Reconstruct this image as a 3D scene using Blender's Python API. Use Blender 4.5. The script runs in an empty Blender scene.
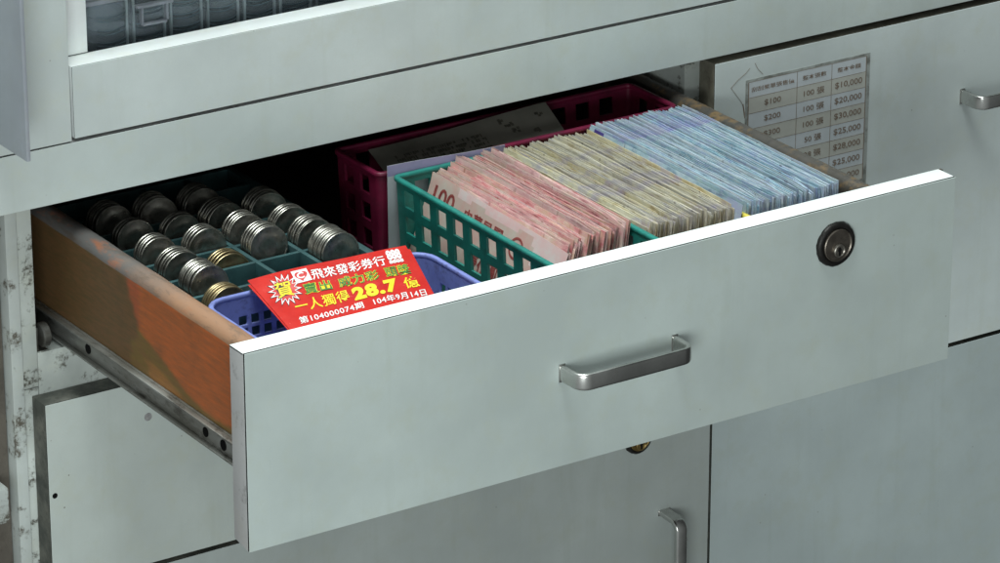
import bpy, bmesh, math, random
from mathutils import Vector, Matrix
random.seed(7)
S = 0.001                                   # the scene is written in millimetres
scn = bpy.context.scene
COL = scn.collection
R_ = random.Random(11)

# ------------------------------------------------------------ camera numbers (photo 1000 x 563)
CAM_ROT = (1.18096, 0.0, -0.57898)
CAM_LOC = Vector((-0.9685, -1.7274, 0.8535))
FPX = 4085.7
from mathutils import Euler
CR = Euler(CAM_ROT, 'XYZ').to_matrix()
def ray(u, v):
    return CR @ Vector(((u-500)/FPX, -(v-281.5)/FPX, -1.0))
def un(u, v, ax, val):                      # photograph measurement -> millimetres on an axis plane
    d = ray(u, v); t = (val*S - CAM_LOC[ax]) / d[ax]
    return (CAM_LOC + d*t) / S

# ------------------------------------------------------------ materials
def lin(c):
    return tuple(((x/255)/12.92 if x/255 <= .04045 else ((x/255+.055)/1.055)**2.4) for x in c) + (1,)
MATS = {}
class NT:
    def __init__(s, name):
        s.m = bpy.data.materials.new(name); s.m.use_nodes = True
        s.t = s.m.node_tree; s.b = s.t.nodes['Principled BSDF']; MATS[name] = s.m
        s.tc = s.t.nodes.new('ShaderNodeTexCoord')
    def n(s, typ, **kw):
        x = s.t.nodes.new(typ)
        for k, v in kw.items(): setattr(x, k, v)
        return x
    def l(s, a, b): s.t.links.new(a, b)
    def mapping(s, scale=(1,1,1), loc=(0,0,0), src='Object'):
        m = s.n('ShaderNodeMapping'); m.inputs['Scale'].default_value = scale; m.inputs['Location'].default_value = loc
        s.l(s.tc.outputs[src], m.inputs['Vector']); return m.outputs[0]
    def noise(s, vec, scale, detail=4, rough=.55, w=None):
        x = s.n('ShaderNodeTexNoise'); x.inputs['Scale'].default_value = scale
        x.inputs['Detail'].default_value = detail; x.inputs['Roughness'].default_value = rough
        if w is not None:
            x.noise_dimensions = '4D'; s.l(w, x.inputs['W'])
        s.l(vec, x.inputs['Vector']); return x.outputs['Fac']
    def rng(s, fac, a, b, c=0, d=1):
        x = s.n('ShaderNodeMapRange'); x.inputs[1].default_value = a; x.inputs[2].default_value = b
        x.inputs[3].default_value = c; x.inputs[4].default_value = d; s.l(fac, x.inputs[0]); return x.outputs[0]
    def mul(s, a, b):
        x = s.n('ShaderNodeMath', operation='MULTIPLY'); s.l(a, x.inputs[0])
        if isinstance(b, (int, float)): x.inputs[1].default_value = b
        else: s.l(b, x.inputs[1])
        return x.outputs[0]
    def mix(s, fac, a, b):
        x = s.n('ShaderNodeMix', data_type='RGBA')
        if isinstance(fac, (int, float)): x.inputs[0].default_value = fac
        else: s.l(fac, x.inputs[0])
        for v, i in ((a, 6), (b, 7)):
            if isinstance(v, tuple): x.inputs[i].default_value = v
            else: s.l(v, x.inputs[i])
        return x.outputs[2]
    def bump(s, h, strength=.2, dist=.0004):
        x = s.n('ShaderNodeBump'); x.inputs['Strength'].default_value = strength; x.inputs['Distance'].default_value = dist
        s.l(h, x.inputs['Height']); s.l(x.outputs[0], s.b.inputs['Normal'])
    def fin(s, col, rough=.5, metal=0, spec=.5):
        if isinstance(col, tuple): s.b.inputs['Base Color'].default_value = col
        else: s.l(col, s.b.inputs['Base Color'])
        if isinstance(rough, (int, float)): s.b.inputs['Roughness'].default_value = rough
        else: s.l(rough, s.b.inputs['Roughness'])
        s.b.inputs['Metallic'].default_value = metal
        s.b.inputs['Specular IOR Level'].default_value = spec
        return s.m

def g(r, gg, b): return (r, gg, b, 1)

def laminate(name, base, dirt=(.16,.15,.12), blotch=.07, specks=.5, stains=(), rough=.42, grime=0.0, gscale=30):
    """aged melamine board: cloudy tone, tiny dark specks, fine sparkle, optional stains at measured spots (mm)"""
    s = NT(name)
    v = s.mapping()
    big = s.noise(v, 9, 5, .6); mid = s.noise(v, 55, 5, .65)
    b2 = tuple(c*(1-blotch*1.6) for c in base); b1 = tuple(min(1, c*(1+blotch*.7)) for c in base)
    c = s.mix(s.rng(big, .36, .64), b2+(1,), b1+(1,))
    warm = (base[0]*.93, base[1]*.90, base[2]*.80, 1)
    c = s.mix(s.rng(mid, .5, .75, 0, .55), c, warm)
    fine = s.noise(v, 900, 2, .5)
    c = s.mix(s.rng(fine, .3, .7, 0, .10), c, g(base[0]*.75, base[1]*.78, base[2]*.78))
    streak = s.noise(s.mapping((60, 60, 5)), 1.5, 4, .6)
    c = s.mix(s.rng(streak, .56, .80, 0, .22), c, g(base[0]*.70, base[1]*.70, base[2]*.62))
    # specks
    vo = s.n('ShaderNodeTexVoronoi'); vo.inputs['Scale'].default_value = 95; s.l(v, vo.inputs['Vector'])
    vo.inputs['Randomness'].default_value = 1
    sp = s.rng(vo.outputs['Distance'], .03, .065, 1, 0)
    gate = s.rng(s.noise(v, 23, 3), .56, .62)
    c = s.mix(s.mul(s.mul(sp, gate), specks), c, g(*dirt))
    if grime:
        gr = s.noise(v, gscale, 9, .72); gr2 = s.noise(v, gscale*6, 4, .7)
        m = s.mul(s.rng(gr, .53, .60), s.rng(gr2, .40, .56)); c = s.mix(s.mul(m, grime), c, g(*dirt))
    wob = s.n('ShaderNodeTexNoise'); wob.inputs['Scale'].default_value = 60; wob.inputs['Detail'].default_value = 5
    s.l(v, wob.inputs['Vector'])
    for (cx, cy, cz, rx, rz, col, k) in stains:
        mp = s.n('ShaderNodeVectorMath', operation='SUBTRACT'); s.l(v, mp.inputs[0]); mp.inputs[1].default_value = (cx*S, cy*S, cz*S)
        sc = s.n('ShaderNodeVectorMath', operation='MULTIPLY'); s.l(mp.outputs[0], sc.inputs[0]); sc.inputs[1].default_value = (1/(rx*S), 8, 1/(rz*S))
        ad = s.n('ShaderNodeVectorMath', operation='SCALE'); s.l(wob.outputs['Color'], ad.inputs[0]); ad.inputs['Scale'].default_value = 1.3
        a2 = s.n('ShaderNodeVectorMath', operation='ADD'); s.l(sc.outputs[0], a2.inputs[0]); s.l(ad.outputs[0], a2.inputs[1])
        a3 = s.n('ShaderNodeVectorMath', operation='SUBTRACT'); s.l(a2.outputs[0], a3.inputs[0]); a3.inputs[1].default_value = (.65,.65,.65)
        ln = s.n('ShaderNodeVectorMath', operation='LENGTH'); s.l(a3.outputs[0], ln.inputs[0])
        c = s.mix(s.rng(ln.outputs['Value'], .35, 1.05, k, 0), c, g(*col))
    s.bump(s.noise(v, 420, 3, .6), .10, .0003)
    return s.fin(c, s.rng(big, .3, .7, rough-.06, rough+.08))

def plain(name, base, alt=None, scale=40, rough=.5, metal=0, bump=.15, bscale=300, lo=.4, hi=.65, stretch=(1,1,1), dirt=None, dk=.6, spec=.5):
    s = NT(name); v = s.mapping(stretch)
    alt = alt or tuple(c*.8 for c in base)
    c = s.mix(s.rng(s.noise(v, scale, 6, .65), lo, hi), tuple(base)+(1,), tuple(alt)+(1,))
    if dirt:
        c = s.mix(s.rng(s.noise(v, scale*2.7, 8, .75), .52, .66, 0, dk), c, tuple(dirt)+(1,))
    if bump: s.bump(s.noise(v, bscale, 4, .6), bump, .0003)
    return s.fin(c, s.rng(s.noise(v, scale*1.3, 4), .3, .7, max(.03, rough-.08), min(1, rough+.1)), metal, spec)

BODY = (.50, .565, .545)
M = {}
M['front'] = laminate('pale_laminate_front', BODY, stains=[
    (200, 0, -82, 12, 26, (.36,.34,.27), .30), (283, 0, -84, 12, 26, (.36,.34,.27), .30), (245, 0, -88, 60, 13, (.36,.33,.26), .42),  # smudges below the handle, with the shadow of its legs painted in
    (330, 0, -102, 60, 8, (.38,.35,.29), .35), (120, 0, -60, 50, 30, (.40,.42,.39), .25), (430, 0, -60, 40, 40, (.40,.42,.40), .20)])
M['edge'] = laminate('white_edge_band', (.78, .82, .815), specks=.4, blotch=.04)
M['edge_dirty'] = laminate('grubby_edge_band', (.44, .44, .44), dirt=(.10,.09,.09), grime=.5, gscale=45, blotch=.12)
M['board'] = laminate('pale_laminate_rail', (.57, .635, .615), stains=[
    (60, 235, 25, 26, 9, (.36,.36,.33), .22), (-5, 235, 25, 14, 14, (.36,.34,.30), .25), (420, 235, 22, 60, 10, (.38,.40,.38), .2)])
M['fascia'] = laminate('pale_laminate_fascia', (.57, .63, .615), specks=.7, stains=[
    (60, 235, 68, 18, 14, (.38,.39,.37), .25), (150, 235, 60, 30, 12, (.40,.42,.40), .2), (260, 235, 66, 40, 9, (.40,.42,.40), .2)])
M['right'] = laminate('pale_laminate_right', (.66, .73, .72), stains=[
    (690, 235, -88, 34, 12, (.38,.38,.35), .30), (668, 235, -75, 12, 18, (.38,.37,.33), .25), (640, 235, -150, 60, 40, (.36,.40,.40), .25)])
M['rlow'] = laminate('pale_laminate_right_door', (.47, .54, .54), stains=[(600, 235, -330, 60, 40, (.36,.40,.40), .25)])
M['low'] = laminate('pale_laminate_low', (.41, .45, .435), stains=[
    (440, 235, -325, 14, 26, (.30,.28,.23), .30), (350, 235, -285, 60, 20, (.34,.33,.29), .25)])
M['second'] = laminate('pale_laminate_stained', (.52, .57, .54), grime=.0, specks=1, stains=[
    (104, 235, -234.5, 22, 5, (.10,.10,.06), .95), (110, 235, -205, 12, 8, (.30,.32,.29), .5), (60, 235, -130, 8, 3, (.15,.13,.09), .6), (45, 235, -170, 40, 34, (.44,.46,.42), .2)])
M['edge_brown'] = plain('grubby_brown_edge', (.24,.23,.18), (.13,.12,.09), 40, .6, 0, .3, 200, dirt=(.06,.05,.035))
M['mould'] = laminate('mould_spotted_laminate', (.52, .56, .53), dirt=(.07,.065,.05), grime=1.0, gscale=48, specks=1, blotch=.22)
M['stile'] = laminate('grimy_white_stile', (.50, .54, .52), dirt=(.10,.09,.07), grime=1.0, gscale=34, specks=1, blotch=.15)
M['greypanel'] = laminate('blue_grey_panel', (.33, .36, .40), dirt=(.12,.12,.12), blotch=.12, specks=.9, grime=.12, gscale=20)
M['dirt_edge'] = plain('dark_grimy_edge', (.06,.065,.055), (.16,.16,.135), 60, .6, 0, .5, 200, .45, .7, dirt=(.03,.03,.025))
M['glue'] = plain('black_glue_line', (.012,.014,.014), (.03,.03,.03), 50, .7)
M['dark_wood'] = plain('raw_dark_carcass_board', (.05,.04,.03), (.025,.02,.016), 30, .8, 0, .3)
M['brown_panel'] = plain('brown_grey_board', (.115,.10,.082), (.07,.06,.05), 25, .6, dirt=(.03,.025,.02), dk=.5)
M['chrome'] = plain('worn_chrome', (.62,.62,.60), (.50,.50,.48), 30, .24, 1, .06, 500)
M['steel'] = plain('grimy_galvanised_steel', (.40,.41,.39), (.22,.215,.19), 40, .42, .75, .3, 260, dirt=(.06,.05,.04), dk=.8, stretch=(1,.35,1))
M['steel_dk'] = plain('dark_oily_steel', (.13,.13,.12), (.06,.055,.045), 50, .45, .6, .3, 260)
M['bronze'] = plain('aged_bronze_ring', (.030,.028,.026), (.014,.013,.012), 120, .42, .6, .4, 500)
M['lockface'] = plain('worn_lock_face', (.19,.165,.14), (.11,.095,.08), 150, .36, .85, .2, 800)
M['plug'] = plain('worn_lock_plug', (.30,.28,.25), (.16,.14,.12), 200, .35, .9, .2, 800)
M['brassring'] = plain('brass_lock_ring', (.35,.25,.09), (.16,.11,.04), 150, .4, .7)
M['hole'] = plain('black_hole', (.004,.004,.004), (.008,.008,.008), 50, .9, spec=.1)
M['silver'] = plain('nickel_coin', (.46,.445,.40), (.22,.21,.18), 170, .33, .95, .35, 420, .4, .7)
M['brass'] = plain('brass_coin', (.40,.32,.18), (.20,.15,.08), 170, .36, .9, .3, 420, .4, .7)
M['teal_tray'] = plain('teal_tray_plastic', (.042,.105,.11), (.025,.06,.065), 60, .42, 0, .15, 200, dirt=(.03,.06,.06), dk=.5)
M['teal'] = plain('teal_basket_plastic', (.018,.23,.19), (.016,.165,.14), 50, .38, 0, .15, 240, dirt=(.02,.07,.06), dk=.45)
M['magenta'] = plain('crimson_basket_plastic', (.17,.009,.040), (.10,.006,.028), 50, .42, 0, .15, 240, dirt=(.05,.01,.02), dk=.5)
M['bluepl'] = plain('periwinkle_basket_plastic', (.20,.245,.57), (.15,.185,.46), 40, .42, 0, .15, 240, dirt=(.06,.06,.12), dk=.6)
M['yellowpl'] = plain('yellow_basket_plastic', (.62,.52,.08), (.50,.42,.06), 50, .42)
M['gum'] = plain('dried_grime', (.05,.05,.045), (.02,.02,.02), 300, .6)
M['red'] = plain('glossy_red_leaflet', (.58,.036,.028), (.50,.028,.024), 60, .20, 0, .08, 60, spec=.6)
M['redside'] = plain('red_print_edge', (.52,.02,.02), (.60,.10,.09), 150, .5)
M['white_ink'] = plain('white_print', (.80,.79,.78), (.72,.70,.69), 100, .35)
M['yellow_ink'] = plain('yellow_print', (.80,.66,.03), (.72,.58,.03), 100, .35)
M['green_ink'] = plain('green_print', (.03,.20,.05), (.04,.25,.06), 100, .35)
M['black_ink'] = plain('black_print', (.02,.02,.02), (.03,.03,.03), 100, .5)
M['brown_ink'] = plain('brown_print', (.21,.155,.115), (.28,.22,.17), 300, .6)
M['line_ink'] = plain('thin_brown_rule', (.22,.17,.13), (.30,.25,.2), 300, .6)
M['crimson_ink'] = plain('crimson_print', (.20,.03,.03), (.30,.07,.06), 300, .6)
M['cell_white'] = plain('lilac_white_label_row', (.62,.67,.70), (.56,.61,.63), 60, .45)
M['cell_cream'] = plain('cream_label_row', (.57,.58,.53), (.52,.53,.48), 60, .45)
M['label_edge'] = plain('soiled_label_edge', (.40,.43,.41), (.13,.13,.11), 80, .6, lo=.45, hi=.68)
M['manila'] = plain('old_buff_paper', (.21,.20,.17), (.15,.145,.12), 20, .7)
M['lilac'] = plain('lilac_white_paper', (.50,.53,.55), (.42,.47,.47), 25, .6)
M['lilac_band'] = plain('lilac_band', (.34,.30,.48), (.28,.27,.42), 40, .6)
M['ink_faded'] = plain('faded_dark_print', (.05,.05,.04), (.12,.11,.08), 500, .7)
M['violet'] = plain('violet_print', (.06,.04,.20), (.10,.08,.30), 200, .6)

def plastic_clear(name, tint, alpha, rough=.25):
    s = NT(name); v = s.mapping()
    c = s.mix(s.rng(s.noise(v, 60, 5), .35, .7), tint+(1,), tuple(x*.6 for x in tint)+(1,))
    m = s.fin(c, rough); s.b.inputs['Alpha'].default_value = alpha
    return m
M['clear'] = plastic_clear('cloudy_clear_plastic', (.30,.33,.38), .42)
M['clear_lid'] = plastic_clear('cloudy_lid_plastic', (.36,.35,.40), .75, .35)
M['clear_rib'] = plastic_clear('cloudy_rib_plastic', (.34,.37,.40), .8, .3)
M['slate'] = plain('slate_blue_cards', (.045,.065,.075), (.09,.12,.14), 40, .5)
s_ = NT('window_glass'); s_.fin((.9,.95,.95,1), .02); s_.b.inputs['Transmission Weight'].default_value = 1; s_.b.inputs['IOR'].default_value = 1.01
s_.b.inputs['Specular IOR Level'].default_value = .5
M['glass'] = s_.m

def note_material(name, cols, edge, blot, dark, sat=(.55, 1.25)):
    """banknote paper: streaky print colours running along the note, different on every note"""
    s = NT(name)
    oi = s.n('ShaderNodeObjectInfo'); w = s.mul(oi.outputs['Random'], 40.0)
    v = s.mapping((1, .55, 1.6)); n1 = s.noise(v, 85, 5, .65, w)
    v2 = s.mapping((1, .8, 1.1)); n2 = s.noise(v2, 150, 4, .7, w)
    n3 = s.noise(s.mapping((1,.12,.5)), 60, 3, .6, w)
    ramp = s.n('ShaderNodeValToRGB'); el = ramp.color_ramp.elements
    k = len(cols)
    while len(el) < k: el.new(.5)
    for i, c in enumerate(cols):
        el[i].position = .33 + .34*i/(k-1); el[i].color = c + (1,)
    s.l(n1, ramp.inputs[0])
    c = s.mix(s.rng(n2, .50, .64, 0, .55), ramp.outputs[0], edge + (1,))
    c = s.mix(s.rng(n3, .30, .52, .45, 0), c, cols[0] + (1,))
    pn = s.noise(s.mapping((1, .8, .35), (3.1+len(name), 0, 0)), 55, 4, .6)
    c = s.mix(s.rng(pn, .545, .66, 0, .65), c, blot + (1,))
    pd = s.noise(s.mapping((1, 1.4, .3), (9.7+len(name), 2, 0)), 95, 3, .6, w)
    c = s.mix(s.rng(pd, .64, .70, 0, .75), c, dark + (1,))
    hs = s.n('ShaderNodeHueSaturation'); s.l(c, hs.inputs['Color'])
    s.l(s.rng(oi.outputs['Random'], 0, 1, .72, 1.28), hs.inputs['Value']); 
    r2 = s.n('ShaderNodeMath', operation='FRACT'); s.l(s.mul(oi.outputs['Random'], 17.3), r2.inputs[0])
    s.l(s.rng(r2.outputs[0], 0, 1, *sat), hs.inputs['Saturation'])
    s.bump(n2, .25, .0003)
    return s.fin(hs.outputs[0], .62, 0, .3)
M['pink'] = note_material('pink_banknote_paper', [(.36,.17,.17),(.57,.30,.31),(.68,.43,.42),(.60,.46,.38),(.76,.60,.57)], (.72,.63,.59), (.50,.40,.34), (.30,.16,.13), (.8, 1.5))
M['olive'] = note_material('yellow_green_banknote_paper', [(.30,.22,.14),(.46,.40,.26),(.59,.55,.40),(.54,.52,.43),(.40,.37,.42)], (.66,.62,.52), (.34,.30,.42), (.14,.10,.07), (.6, 1.3))
M['sky'] = note_material('blue_banknote_paper', [(.15,.19,.27),(.30,.43,.51),(.44,.58,.63),(.39,.45,.60),(.52,.66,.67)], (.62,.69,.68), (.36,.34,.58), (.10,.09,.12), (.6, 1.4))
M['pinkflap'] = plain('rose_banknote_end', (.66,.42,.41), (.62,.52,.50), 60, .6, 0, .15, 300, .42, .62)
M['pinkface'] = plain('pink_banknote_face', (.50,.43,.37), (.54,.33,.29), 45, .6, 0, .15, 300, .42, .62)

def painted_side(name):
    s = NT(name)
    a = s.n('ShaderNodeVertexColor', layer_name='Col'); v = s.mapping()
    gr = s.noise(s.mapping((8, 1, 8)), 60, 6, .7)
    c = s.mix(s.rng(gr, .38, .66, 0, .55), a.outputs['Color'], g(.13,.065,.028))
    c = s.mix(s.rng(s.noise(s.mapping((1,.12,1)), 700, 3, .7), .40, .62, 0, .35), c, g(.20,.09,.04))
    c = s.mix(s.rng(s.noise(v, 28, 7, .7), .55, .70, 0, .35), c, g(.07,.05,.03))
    s.bump(gr, .25, .0003); return s.fin(c, .5, 0, .35)
M['painted'] = painted_side('painted_plywood')
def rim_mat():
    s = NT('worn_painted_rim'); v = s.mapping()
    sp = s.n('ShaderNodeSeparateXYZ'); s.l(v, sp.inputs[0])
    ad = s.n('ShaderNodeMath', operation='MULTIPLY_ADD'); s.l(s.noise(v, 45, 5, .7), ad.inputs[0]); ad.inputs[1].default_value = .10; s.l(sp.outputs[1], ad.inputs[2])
    # world y 60..220 mm: tan in front, blending to darker grey further in
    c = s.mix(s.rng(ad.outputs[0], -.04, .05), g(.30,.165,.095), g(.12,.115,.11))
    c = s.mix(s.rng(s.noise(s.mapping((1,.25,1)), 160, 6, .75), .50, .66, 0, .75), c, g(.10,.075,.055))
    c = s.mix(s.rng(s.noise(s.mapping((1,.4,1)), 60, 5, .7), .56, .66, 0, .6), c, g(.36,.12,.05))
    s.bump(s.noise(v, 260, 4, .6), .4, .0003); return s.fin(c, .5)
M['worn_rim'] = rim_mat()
M['brown_rim'] = plain('worn_varnished_rim', (.060,.055,.048), (.17,.11,.05), 75, .42, 0, .5, 260, .50, .64, dirt=(.025,.023,.02), dk=.7)

# ------------------------------------------------------------ mesh helpers
def tag(o, label=None, cat=None, group=None, kind=None):
    for k, v in (('label', label), ('category', cat), ('group', group), ('kind', kind)):
        if v: o[k] = v
    return o
def empty(name, loc, label, cat, group=None):
    o = bpy.data.objects.new(name, None); COL.objects.link(o); o.location = Vector(loc)*S
    o.empty_display_size = .01
    return tag(o, label, cat, group)

class MB:
    def __init__(s): s.bm = bmesh.new()
    def quad(s, pts, mi=0):
        f = s.bm.faces.new([s.bm.verts.new(Vector(p)) for p in pts]); f.material_index = mi; return f
    def box(s, x0, x1, y0, y1, z0, z1, bev=.4, mi=0, seg=2, mat=None):
        t = bmesh.new(); bmesh.ops.create_cube(t, size=1)
        for v in t.verts: v.co = Vector(((x0+x1)/2 + v.co.x*(x1-x0), (y0+y1)/2 + v.co.y*(y1-y0), (z0+z1)/2 + v.co.z*(z1-z0)))
        if bev: bmesh.ops.bevel(t, geom=t.edges[:], offset=bev, segments=seg, affect='EDGES', profile=.6)
        for f in t.faces: f.material_index = mi
        s.merge(t, mat)
    def merge(s, t, mat=None):
        me = bpy.data.meshes.new('tmp'); t.to_mesh(me); t.free()
        if mat is not None: me.transform(mat)
        s.bm.from_mesh(me); bpy.data.meshes.remove(me)
    def lathe(s, prof, n=48, axis='Y', c=(0,0,0), mi=0, caps=True):
        rings = []
        for r, h in prof:
            ring = []
            for i in range(n):
                a = 2*math.pi*i/n; p = (r*math.cos(a), h, r*math.sin(a)) if axis == 'Y' else ((h, r*math.cos(a), r*math.sin(a)) if axis == 'X' else (r*math.cos(a), r*math.sin(a), h))
                ring.append(s.bm.verts.new(Vector(p)+Vector(c)))
            rings.append(ring)
        for a, b in zip(rings, rings[1:]):
            for i in range(n):
                f = s.bm.faces.new((a[i], a[(i+1)%n], b[(i+1)%n], b[i])); f.material_index = mi
        if caps:
            f = s.bm.faces.new(rings[0]); f.material_index = mi
            f = s.bm.faces.new(rings[-1]); f.material_index = mi
    def sweep(s, path, sec, up, closed=False, mi=0):
        """path: Vector list; sec: [(a,b)] a along side normal, b along up"""
        n = len(path); rings = []
        for i, p in enumerate(path):
            if closed: t = path[(i+1) % n] - path[i-1]
            else: t = path[min(i+1, n-1)] - path[max(i-1, 0)]
            t.normalize(); side = t.cross(up).normalized()
            rings.append([s.bm.verts.new(p + side*a + up*b) for a, b in sec])
        m = len(sec)
        for i in range(n if closed else n-1):
            A, B = rings[i], rings[(i+1) % n]
            for j in range(m):
                f = s.bm.faces.new((A[j], A[(j+1)%m], B[(j+1)%m], B[j])); f.material_index = mi
        if not closed:
            s.bm.faces.new(rings[0]).material_index = mi; s.bm.faces.new(rings[-1]).material_index = mi
    def build(s, name, mats, parent=None, smooth=35, loc=None, weld=True):
        if weld: bmesh.ops.remove_doubles(s.bm, verts=s.bm.verts[:], dist=.002)
        bmesh.ops.recalc_face_normals(s.bm, faces=s.bm.faces[:])
        off = Vector((0,0,0))
        if parent is not None:
            off = Vector(parent.location)/S; p = parent.parent
            while p is not None: off = off + Vector(p.location)/S; p = p.parent
        if loc is not None: off = Vector(loc)
        for v in s.bm.verts: v.co = (v.co - off)*S
        me = bpy.data.meshes.new(name); s.bm.to_mesh(me); s.bm.free()
        for m in (mats if isinstance(mats, (list, tuple)) else [mats]): me.materials.append(m)
        if smooth:
            me.polygons.foreach_set('use_smooth', [True]*len(me.polygons))
            try: me.set_sharp_from_angle(angle=math.radians(smooth))
            except Exception: pass
        o = bpy.data.objects.new(name, me); COL.objects.link(o)
        if loc is not None: o.location = Vector(loc)*S
        if parent is not None: o.parent = parent
        return o

def board(x0, x1, z0, z1, y0, t, front_t=.45, glue_t=.6):
    """a laminated board: 0 front laminate, 1 edge band, 2 dark glue line"""
    m = MB()
    m.box(x0, x1, y0, y0+front_t, z0, z1, .15, 0, 1)
    m.box(x0+.1, x1-.1, y0+front_t, y0+front_t+glue_t, z0+.1, z1-.1, 0, 2)
    m.box(x0, x1, y0+front_t+glue_t, y0+t, z0, z1, .35, 1, 2)
    return m

# text in millimetre boxes: mapper takes (s, t) in 0..1 of the string's box to a 3D point
def text_bm(m, string, mapper, mi=0, offset=0, shear=0, space=1.0, zfix=None):
    cu = bpy.data.curves.new('t', 'FONT'); cu.body = string; cu.size = 1; cu.offset = offset; cu.resolution_u = 3
    cu.space_character = space
    o = bpy.data.objects.new('t', cu); COL.objects.link(o)
    dg = bpy.context.evaluated_depsgraph_get(); dg.update()
    me = bpy.data.meshes.new_from_object(o.evaluated_get(dg))
    bpy.data.objects.remove(o); bpy.data.curves.remove(cu)
    if not len(me.vertices): print('EMPTY TEXT', string); return
    xs = [v.co.x for v in me.vertices]; ys = [v.co.y for v in me.vertices]
    x0, x1, y0, y1 = min(xs), max(xs), min(ys), max(ys)
    e = offset
    x0 += e; x1 -= e; y0 += e; y1 -= e
    vs = [m.bm.verts.new(mapper((v.co.x-x0)/(x1-x0), (v.co.y-y0)/(y1-y0))) for v in me.vertices]
    for p in me.polygons:
        try: f = m.bm.faces.new([vs[i] for i in p.vertices]); f.material_index = mi
        except ValueError: pass
    bpy.data.meshes.remove(me)

# ------------------------------------------------------------ CABINET
FY = 235.0; BY = 252.0       # front faces of boards, front of the carcass frame
cab = empty('display_counter', (220, 400, -450), 'old white laminate counter frame with grimy stile and rail around the open drawer', 'cabinet')
m = board(-80, 950, 6.5, 41.3, FY, 17); m.build('rail', [M['board'], M['edge_dirty'], M['glue']], cab)
m = board(-80, 22.8, 42.3, 330, FY, 17); m.build('upper_stile', [M['fascia'], M['edge'], M['glue']], cab)
m = MB(); m.box(24, 44, BY+.3, BY+14, 87, 330, .5); m.build('glass_frame', M['edge'], cab)
# left stile below the rail, two strips with a crack between them
m = MB(); m.box(-14.6, -7.2, BY-1.5, BY+16, -720, 6.2, .5); m.build('stile', M['stile'], cab)
m = MB(); m.box(-6.6, 3, BY, BY+300, -112, 6.0, .5); m.box(-6.6, 3, BY+.6, BY+300, -720, -112.6, .5); m.build('stile', M['mould'], cab)
m = MB(); m.box(465, 484, BY, BY+330, -720, 6.1, .4); m.build('divider_panel', M['mould'], cab)
m = MB(); m.box(3.2, 464.8, BY, BY+18, -118, -91, .5); m.build('cross_rail', M['mould'], cab)
m = MB()
m.box(-60, 930, BY+.6, BY+350, 22, 30, 0)          # board above the drawers
m.box(-60, 930, BY+350.5, BY+358, -720, 330, 0)    # back
m.box(3.3, 464.7, BY+18.5, BY+350, -132, -124, 0)   # dust board
m.box(484.5, 930, BY+18.5, BY+350, -260, -250, 0)
m.box(-60, 930, BY, BY+350, -728, -720.5, 0)
m.box(920, 930, BY+.6, BY+350, -720, 330, 0)
m.build('carcass', M['dark_wood'], cab)
m = MB(); m.box(24, 930, BY+.4, BY+349, 70, 79, .3); m.build('display_floor', M['slate'], cab)
m = MB(); m.box(24, 930, BY+150, BY+160, 79.3, 330, .3); m.box(24, 930, BY, BY+349, 331, 340, .3); m.build('display_back', M['dark_wood'], cab)
m = MB(); m.box(44.5, 900, BY+4, BY+7, 80, 330, 0); m.build('glass_pane', M['glass'], cab)
# cabinet side runner with its roller
m = MB(); m.box(3.4, 5, BY+2, BY+300, -92, -76, .3); m.box(5, 11, BY+2, BY+300, -92, -90.8, .2); m.build('runner', M['steel_dk'], cab)
m = MB(); m.lathe([(1,-.2),(6.6,-.2),(7.4,.6),(7.4,4.0),(6.6,4.8),(3,4.8),(2.6,5.6),(.6,5.6)], 32, 'X', (6.2, 254.5, -81)); m.build('roller', M['steel_dk'], cab)

# fascia board over the rail, its top lit like a ledge
m = board(24.8, 950, 43.4, 86.4, FY, 18.5)
fa = m.build('fascia_panel', [M['fascia'], M['edge'], M['glue']], None, loc=(480, 243, 43.4))
tag(fa, 'long white laminate panel with a bright top ledge under the display glass', 'panel')

# grey panel jutting out at far left
gp = MB()
pts = []
Y0, Y1 = 188, 330
for i in range(13):
    t = i/12; pts.append((Y0+(Y1-Y0)*t, 55.5 - 2.4*math.sin(min(1, t*6)*math.pi/2)*0 + (1.6 if i == 0 else 0)))
gp.box(-29.2, -26.6, Y0, FY-.6, 55, 330, .7)
o = gp.build('jutting_panel', M['greypanel'], None, loc=(-30, 210, 55)); tag(o, 'bluish grey panel jutting out past the counter at the far left edge', 'panel')

# neighbouring brown panel and its ledge at the lower left
m = MB(); m.box(-90, -15.2, BY+8, BY+18, -720, 5.8, .4)
o = m.build('side_board', M['brown_panel'], None, loc=(-50, 262, -720)); tag(o, 'dull brown board left of the grimy white stile', 'board')
m = MB(); m.box(-90, -26, FY+4, BY+7.5, -186, -165, 1.2); m.box(-90, -27.5, FY+6, BY+7.5, -188.2, -186.2, .4)
o = m.build('ledge_block', M['stile'], None, loc=(-50, 248, -188)); tag(o, 'small pale ledge block on the brown board at lower left', 'ledge')

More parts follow.
